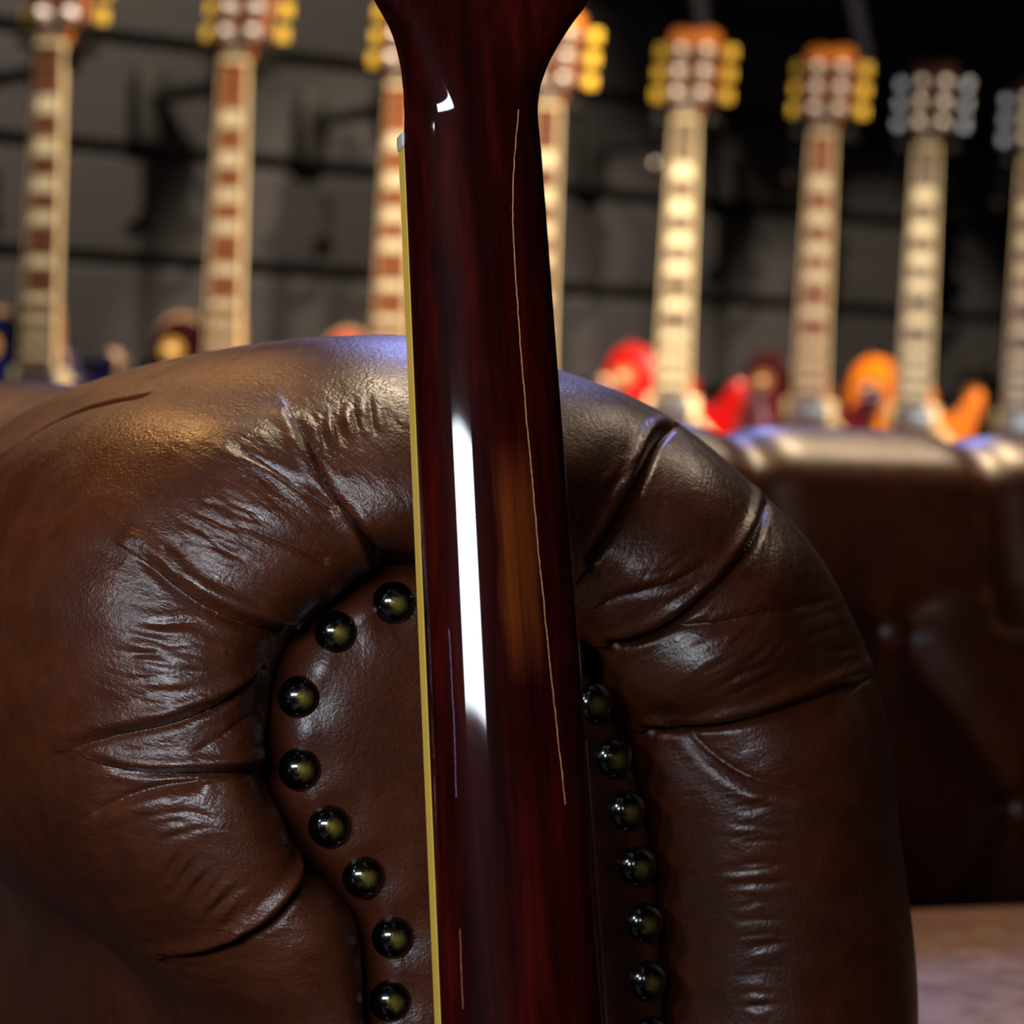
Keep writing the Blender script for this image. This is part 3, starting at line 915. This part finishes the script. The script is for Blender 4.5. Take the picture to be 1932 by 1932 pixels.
bm.faces.new(fr_); bm.faces.new(bk_[::-1])
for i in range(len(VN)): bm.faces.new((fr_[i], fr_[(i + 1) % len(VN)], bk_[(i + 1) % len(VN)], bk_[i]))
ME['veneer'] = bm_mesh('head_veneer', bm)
TZ = [0.042, 0.079, 0.116]
ME['post'] = lathe_me('tuner_post', [(0.0118, 0.0), (0.0114, 0.0028), (0.0080, 0.0050), (0.0072, 0.009), (0.0064, 0.0115), (0.0050, 0.0138), (0.0027, 0.0154), (0.0001, 0.0160)], 18, 'y')
ME['button'] = box_me('tuner_button', (0, 0, 0), (0.019, 0.009, 0.022), 0.004, 3)
ME['shaft'] = tube_me('tuner_shaft', [(-0.012, 0, 0), (0.012, 0, 0)], 0.003, 8)
bm = bmesh.new()
prof_ = [(-.010, .006), (-.011, .014), (-.008, .024), (-.003, .040), (0, .043), (.003, .040), (.008, .024), (.011, .014), (.010, .006)]
a = [bm.verts.new((x, -0.0235 + z * t15, z)) for x, z in prof_]; b = [bm.verts.new((x, -0.0195 + z * t15, z)) for x, z in prof_]
bm.faces.new(a); bm.faces.new(b[::-1])
for i in range(len(prof_)): bm.faces.new((a[i], a[(i + 1) % len(prof_)], b[(i + 1) % len(prof_)], b[i]))
ME['truss'] = bm_mesh('truss_rod_cover', bm)
ME['strings'] = []
for k in range(6):
    x0 = -0.0175 + 0.007 * k; sd = -1 if k < 3 else 1; row = k if k < 3 else 5 - k
    zt_ = TZ[row]
    ME['strings'].append(tube_me('string', [(-0.0255 + 0.0102 * k, -0.030, -0.628), (x0, -0.0300, 0.0), (sd * 0.0165, -0.0285 + zt_ * t15, zt_)], 0.0006, 5))
ME['ring'] = box_me('pickup_ring', (0, -0.0155, -0.478), (0.090, 0.009, 0.044), 0.003, 2)
ME['cover'] = box_me('pickup_cover', (0, -0.0210, -0.478), (0.069, 0.010, 0.036), 0.004, 3)
ME['ring2'] = box_me('pickup_ring', (0, -0.0155, -0.568), (0.090, 0.009, 0.044), 0.003, 2)
ME['cover2'] = box_me('pickup_cover', (0, -0.0210, -0.568), (0.069, 0.010, 0.036), 0.004, 3)
ME['bridge'] = box_me('bridge', (0, -0.022, -0.632), (0.085, 0.016, 0.013), 0.003, 2)
ME['tail'] = box_me('tailpiece', (0, -0.022, -0.672), (0.098, 0.014, 0.016), 0.005, 3)
ME['chip'] = lathe_me('switch_washer', [(0.018, 0.0), (0.018, 0.0018), (0.006, 0.0024), (0.0001, 0.0024)], 28, 'y')
ME['lever'] = lathe_me('switch_tip', [(0.0045, 0.0), (0.0045, 0.004), (0.002, 0.006), (0.002, 0.012), (0.0042, 0.014), (0.0042, 0.020), (0.0001, 0.022)], 14, 'y')
ME['knob'] = lathe_me('control_knob', [(0.0125, 0.0), (0.0115, 0.006), (0.0095, 0.012), (0.0085, 0.0125), (0.0001, 0.0125)], 20, 'y')
ME['strap'] = lathe_me('strap_button', [(0.0065, 0.0), (0.0045, 0.004), (0.0070, 0.011), (0.0001, 0.012)], 14, 'z')
# pickguard
bm = bmesh.new(); pg_ = [(.036, -.485), (.050, -.490), (.078, -.52), (.082, -.56), (.070, -.63), (.050, -.65), (.048, -.60), (.050, -.50)]
a = [bm.verts.new((x, -0.0205, z)) for x, z in pg_]; b = [bm.verts.new((x, -0.0185, z)) for x, z in pg_]
bm.faces.new(a); bm.faces.new(b[::-1])
for i in range(len(pg_)): bm.faces.new((a[i], a[(i + 1) % len(pg_)], b[(i + 1) % len(pg_)], b[i]))
ME['guard'] = bm_mesh('pickguard', bm)


def put(name, me, mat, parent, loc=None, rot=None):
    if len(me.materials) == 0: me.materials.append(mat)
    o = bpy.data.objects.new(name, me); COL.objects.link(o); o.parent = parent
    o.material_slots[0].link = 'OBJECT'; o.material_slots[0].material = mat
    if loc is not None: o.location = loc
    if rot is not None: o.rotation_euler = rot
    return o


def wall_guitar(px, py, yaw, body, board, label, buttons='gold_button', head='head', ring='cream', chip='chip_dim', veneer='veneer', binding='old_binding', neck='tan_neck'):
    d_ = ray(px, py); t = ((G1 - C0) @ WN) / (d_ @ WN); Pn = C0 + d_ * t
    g = empty('electric_guitar', tuple(Pn), -R(yaw))
    tag(g, label, 'guitar', 'electric guitars hung on the slatwall')
    b_ = put('body', ME['body'], M[body], g)
    if binding: put('body_binding', ME['body_binding'], M[binding], b_)
    put('neck', ME['neck'], M[neck], g)
    fb = put('fretboard', ME['fretboard'], M[board], g)
    put('fretboard_binding', ME['bind_l'], M['cream'], g); put('fretboard_binding', ME['bind_r'], M['cream'], g)
    tag(put('frets', ME['frets'], M['steel'], g), kind='stuff')
    for me in ME['inlay']: put('inlay', me, M['pearl'], fb)
    put('nut', ME['nut'], M['cream'], g)
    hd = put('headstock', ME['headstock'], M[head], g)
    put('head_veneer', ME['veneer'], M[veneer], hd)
    put('truss_rod_cover', ME['truss'], M['chrome'], hd)
    for s in (-1, 1):
        for z in TZ:
            ps = put('tuner_post', ME['post'], M['polish'], hd, (s * 0.0215, -0.020 + z * t15, z), (-R(14), 0, 0))
            put('tuner_shaft', ME['shaft'], M['chrome'], hd, (s * 0.045, 0.004 + z * t15, z))
            put('tuner_button', ME['button'], M[buttons], hd, (s * 0.0585, 0.004 + z * t15, z))
    for me in ME['strings']: put('string', me, M['steel'], g)
    for r_, c_k in (('ring', 'cover'), ('ring2', 'cover2')):
        rg = put('pickup_ring', ME[r_], M[ring], g); put('pickup_cover', ME[c_k], M['chrome'], rg)
    put('bridge', ME['bridge'], M['chrome'], g); put('tailpiece', ME['tail'], M['chrome'], g)
    put('pickguard', ME['guard'], M['cream'], g)
    sw = put('switch_washer', ME['chip'], M[chip], g, (-.085, -.012, -.428)); put('switch_tip', ME['lever'], M['cream'], sw)
    for kx, kz in ((.075, -.70), (.125, -.70), (.065, -.77), (.115, -.76)): put('control_knob', ME['knob'], M['gold_button'], g, (kx, -.012, kz))
    put('strap_button', ME['strap'], M['chrome'], g, (-.085, .014, -.377))
    # hanger
    h = empty('guitar_hanger', tuple(Pn), -R(yaw))
    tag(h, HANG % label.split(',')[0], 'hanger', 'black guitar hangers on the slatwall')
    back = Vector(WN) * -0.235
    bl = Matrix.Rotation(R(yaw), 3, 'Z') @ back
    for s in (-1, 1):
        put('prong', tube_me('prong', [(0, 0.045, -0.002), (s * 0.03, 0.045, -0.002), (s * 0.042, 0.030, -0.002), (s * 0.043, -0.030, 0.004)], 0.0085, 10), M['black'], h)
    put('arm', tube_me('arm', [(0, 0.045, -0.002), (-0.01, 0.075, -0.02), tuple(Vector((bl.x, bl.y, -0.045)))], [0.010, 0.011, 0.012], 12), M['black'], h)
    pl = put('wall_plate', box_me('wall_plate', (0, 0, 0), (0.055, 0.02, 0.11), 0.006, 2), M['black'], h, tuple(Vector((bl.x, bl.y, -0.055))), (0, 0, TW + R(yaw)))
    put('clamp', box_me('clamp', (-0.056, 0.062, -0.045), (0.032, 0.03, 0.085), 0.01, 3), M['black'], h)
    put('clamp_screw', lathe_me('clamp_screw', [(0.008, 0.0), (0.010, 0.004), (0.008, 0.010), (0.0001, 0.012)], 18, 'y'), M['chrome'], h, (-0.066, 0.047, -0.070))
    return g


HANG = 'black padded wall hanger holding the %s'
wall_guitar(110, 86, 20, 'navy', 'rosewood', 'navy blue guitar with cream edge, its neck side showing tan', chip='chip')
wall_guitar(454, 118, 18, 'wine_dark', 'rosewood_warm', 'dark wine guitar with cream edge, a gold washer on its shoulder', chip='chip')
wall_guitar(765, 165, 18, 'orange_red', 'rosewood_warm', 'orange red guitar, half hidden by the foreground neck')
wall_guitar(1040, 202, 16, 'wine', 'rosewood', 'gold pegged guitar, hanging beside the foreground neck')
wall_guitar(1299, 228, 16, 'red', 'rosewood_grey', 'bright red guitar, hung above the end of the leather arm', binding=None)
wall_guitar(1557, 255, 16, 'wine', 'rosewood_warm', 'deep wine red guitar, hung between the red and the amber one', binding=None)
wall_guitar(1752, 280, 14, 'amber', 'rosewood_grey', 'amber orange guitar, with plain nickel tuners', buttons='chrome', head='head_dark', veneer='head_dark', binding=None)
wall_guitar(1950, 308, 14, 'black_gloss', 'rosewood', 'black guitar, cut off by the edge beside the amber one', buttons='chrome', head='head_dark', veneer='head_dark', binding=None)

# two grey steel rods that come down from the ceiling in front of the wall
for k, (x0, x1) in enumerate([(1312, 1330), (1596, 1640)]):
    off = 0.12
    def wp(px, py):
        d_ = ray(px, py); t = ((WALL_O + WN * off - C0) @ WN) / (d_ @ WN); return C0 + d_ * t
    a, b = wp(x0, -90), wp(x1, 75 + 60 * k)
    o = link('ceiling_rod', tube_me('ceiling_rod', [a + (a - b) * 1.2, a, b], 0.012, 12), M['grey_metal'])
    tag(o, 'slanting grey steel rod hanging over the %s' % ('red guitar' if k == 0 else 'wine red guitar'), 'rod')
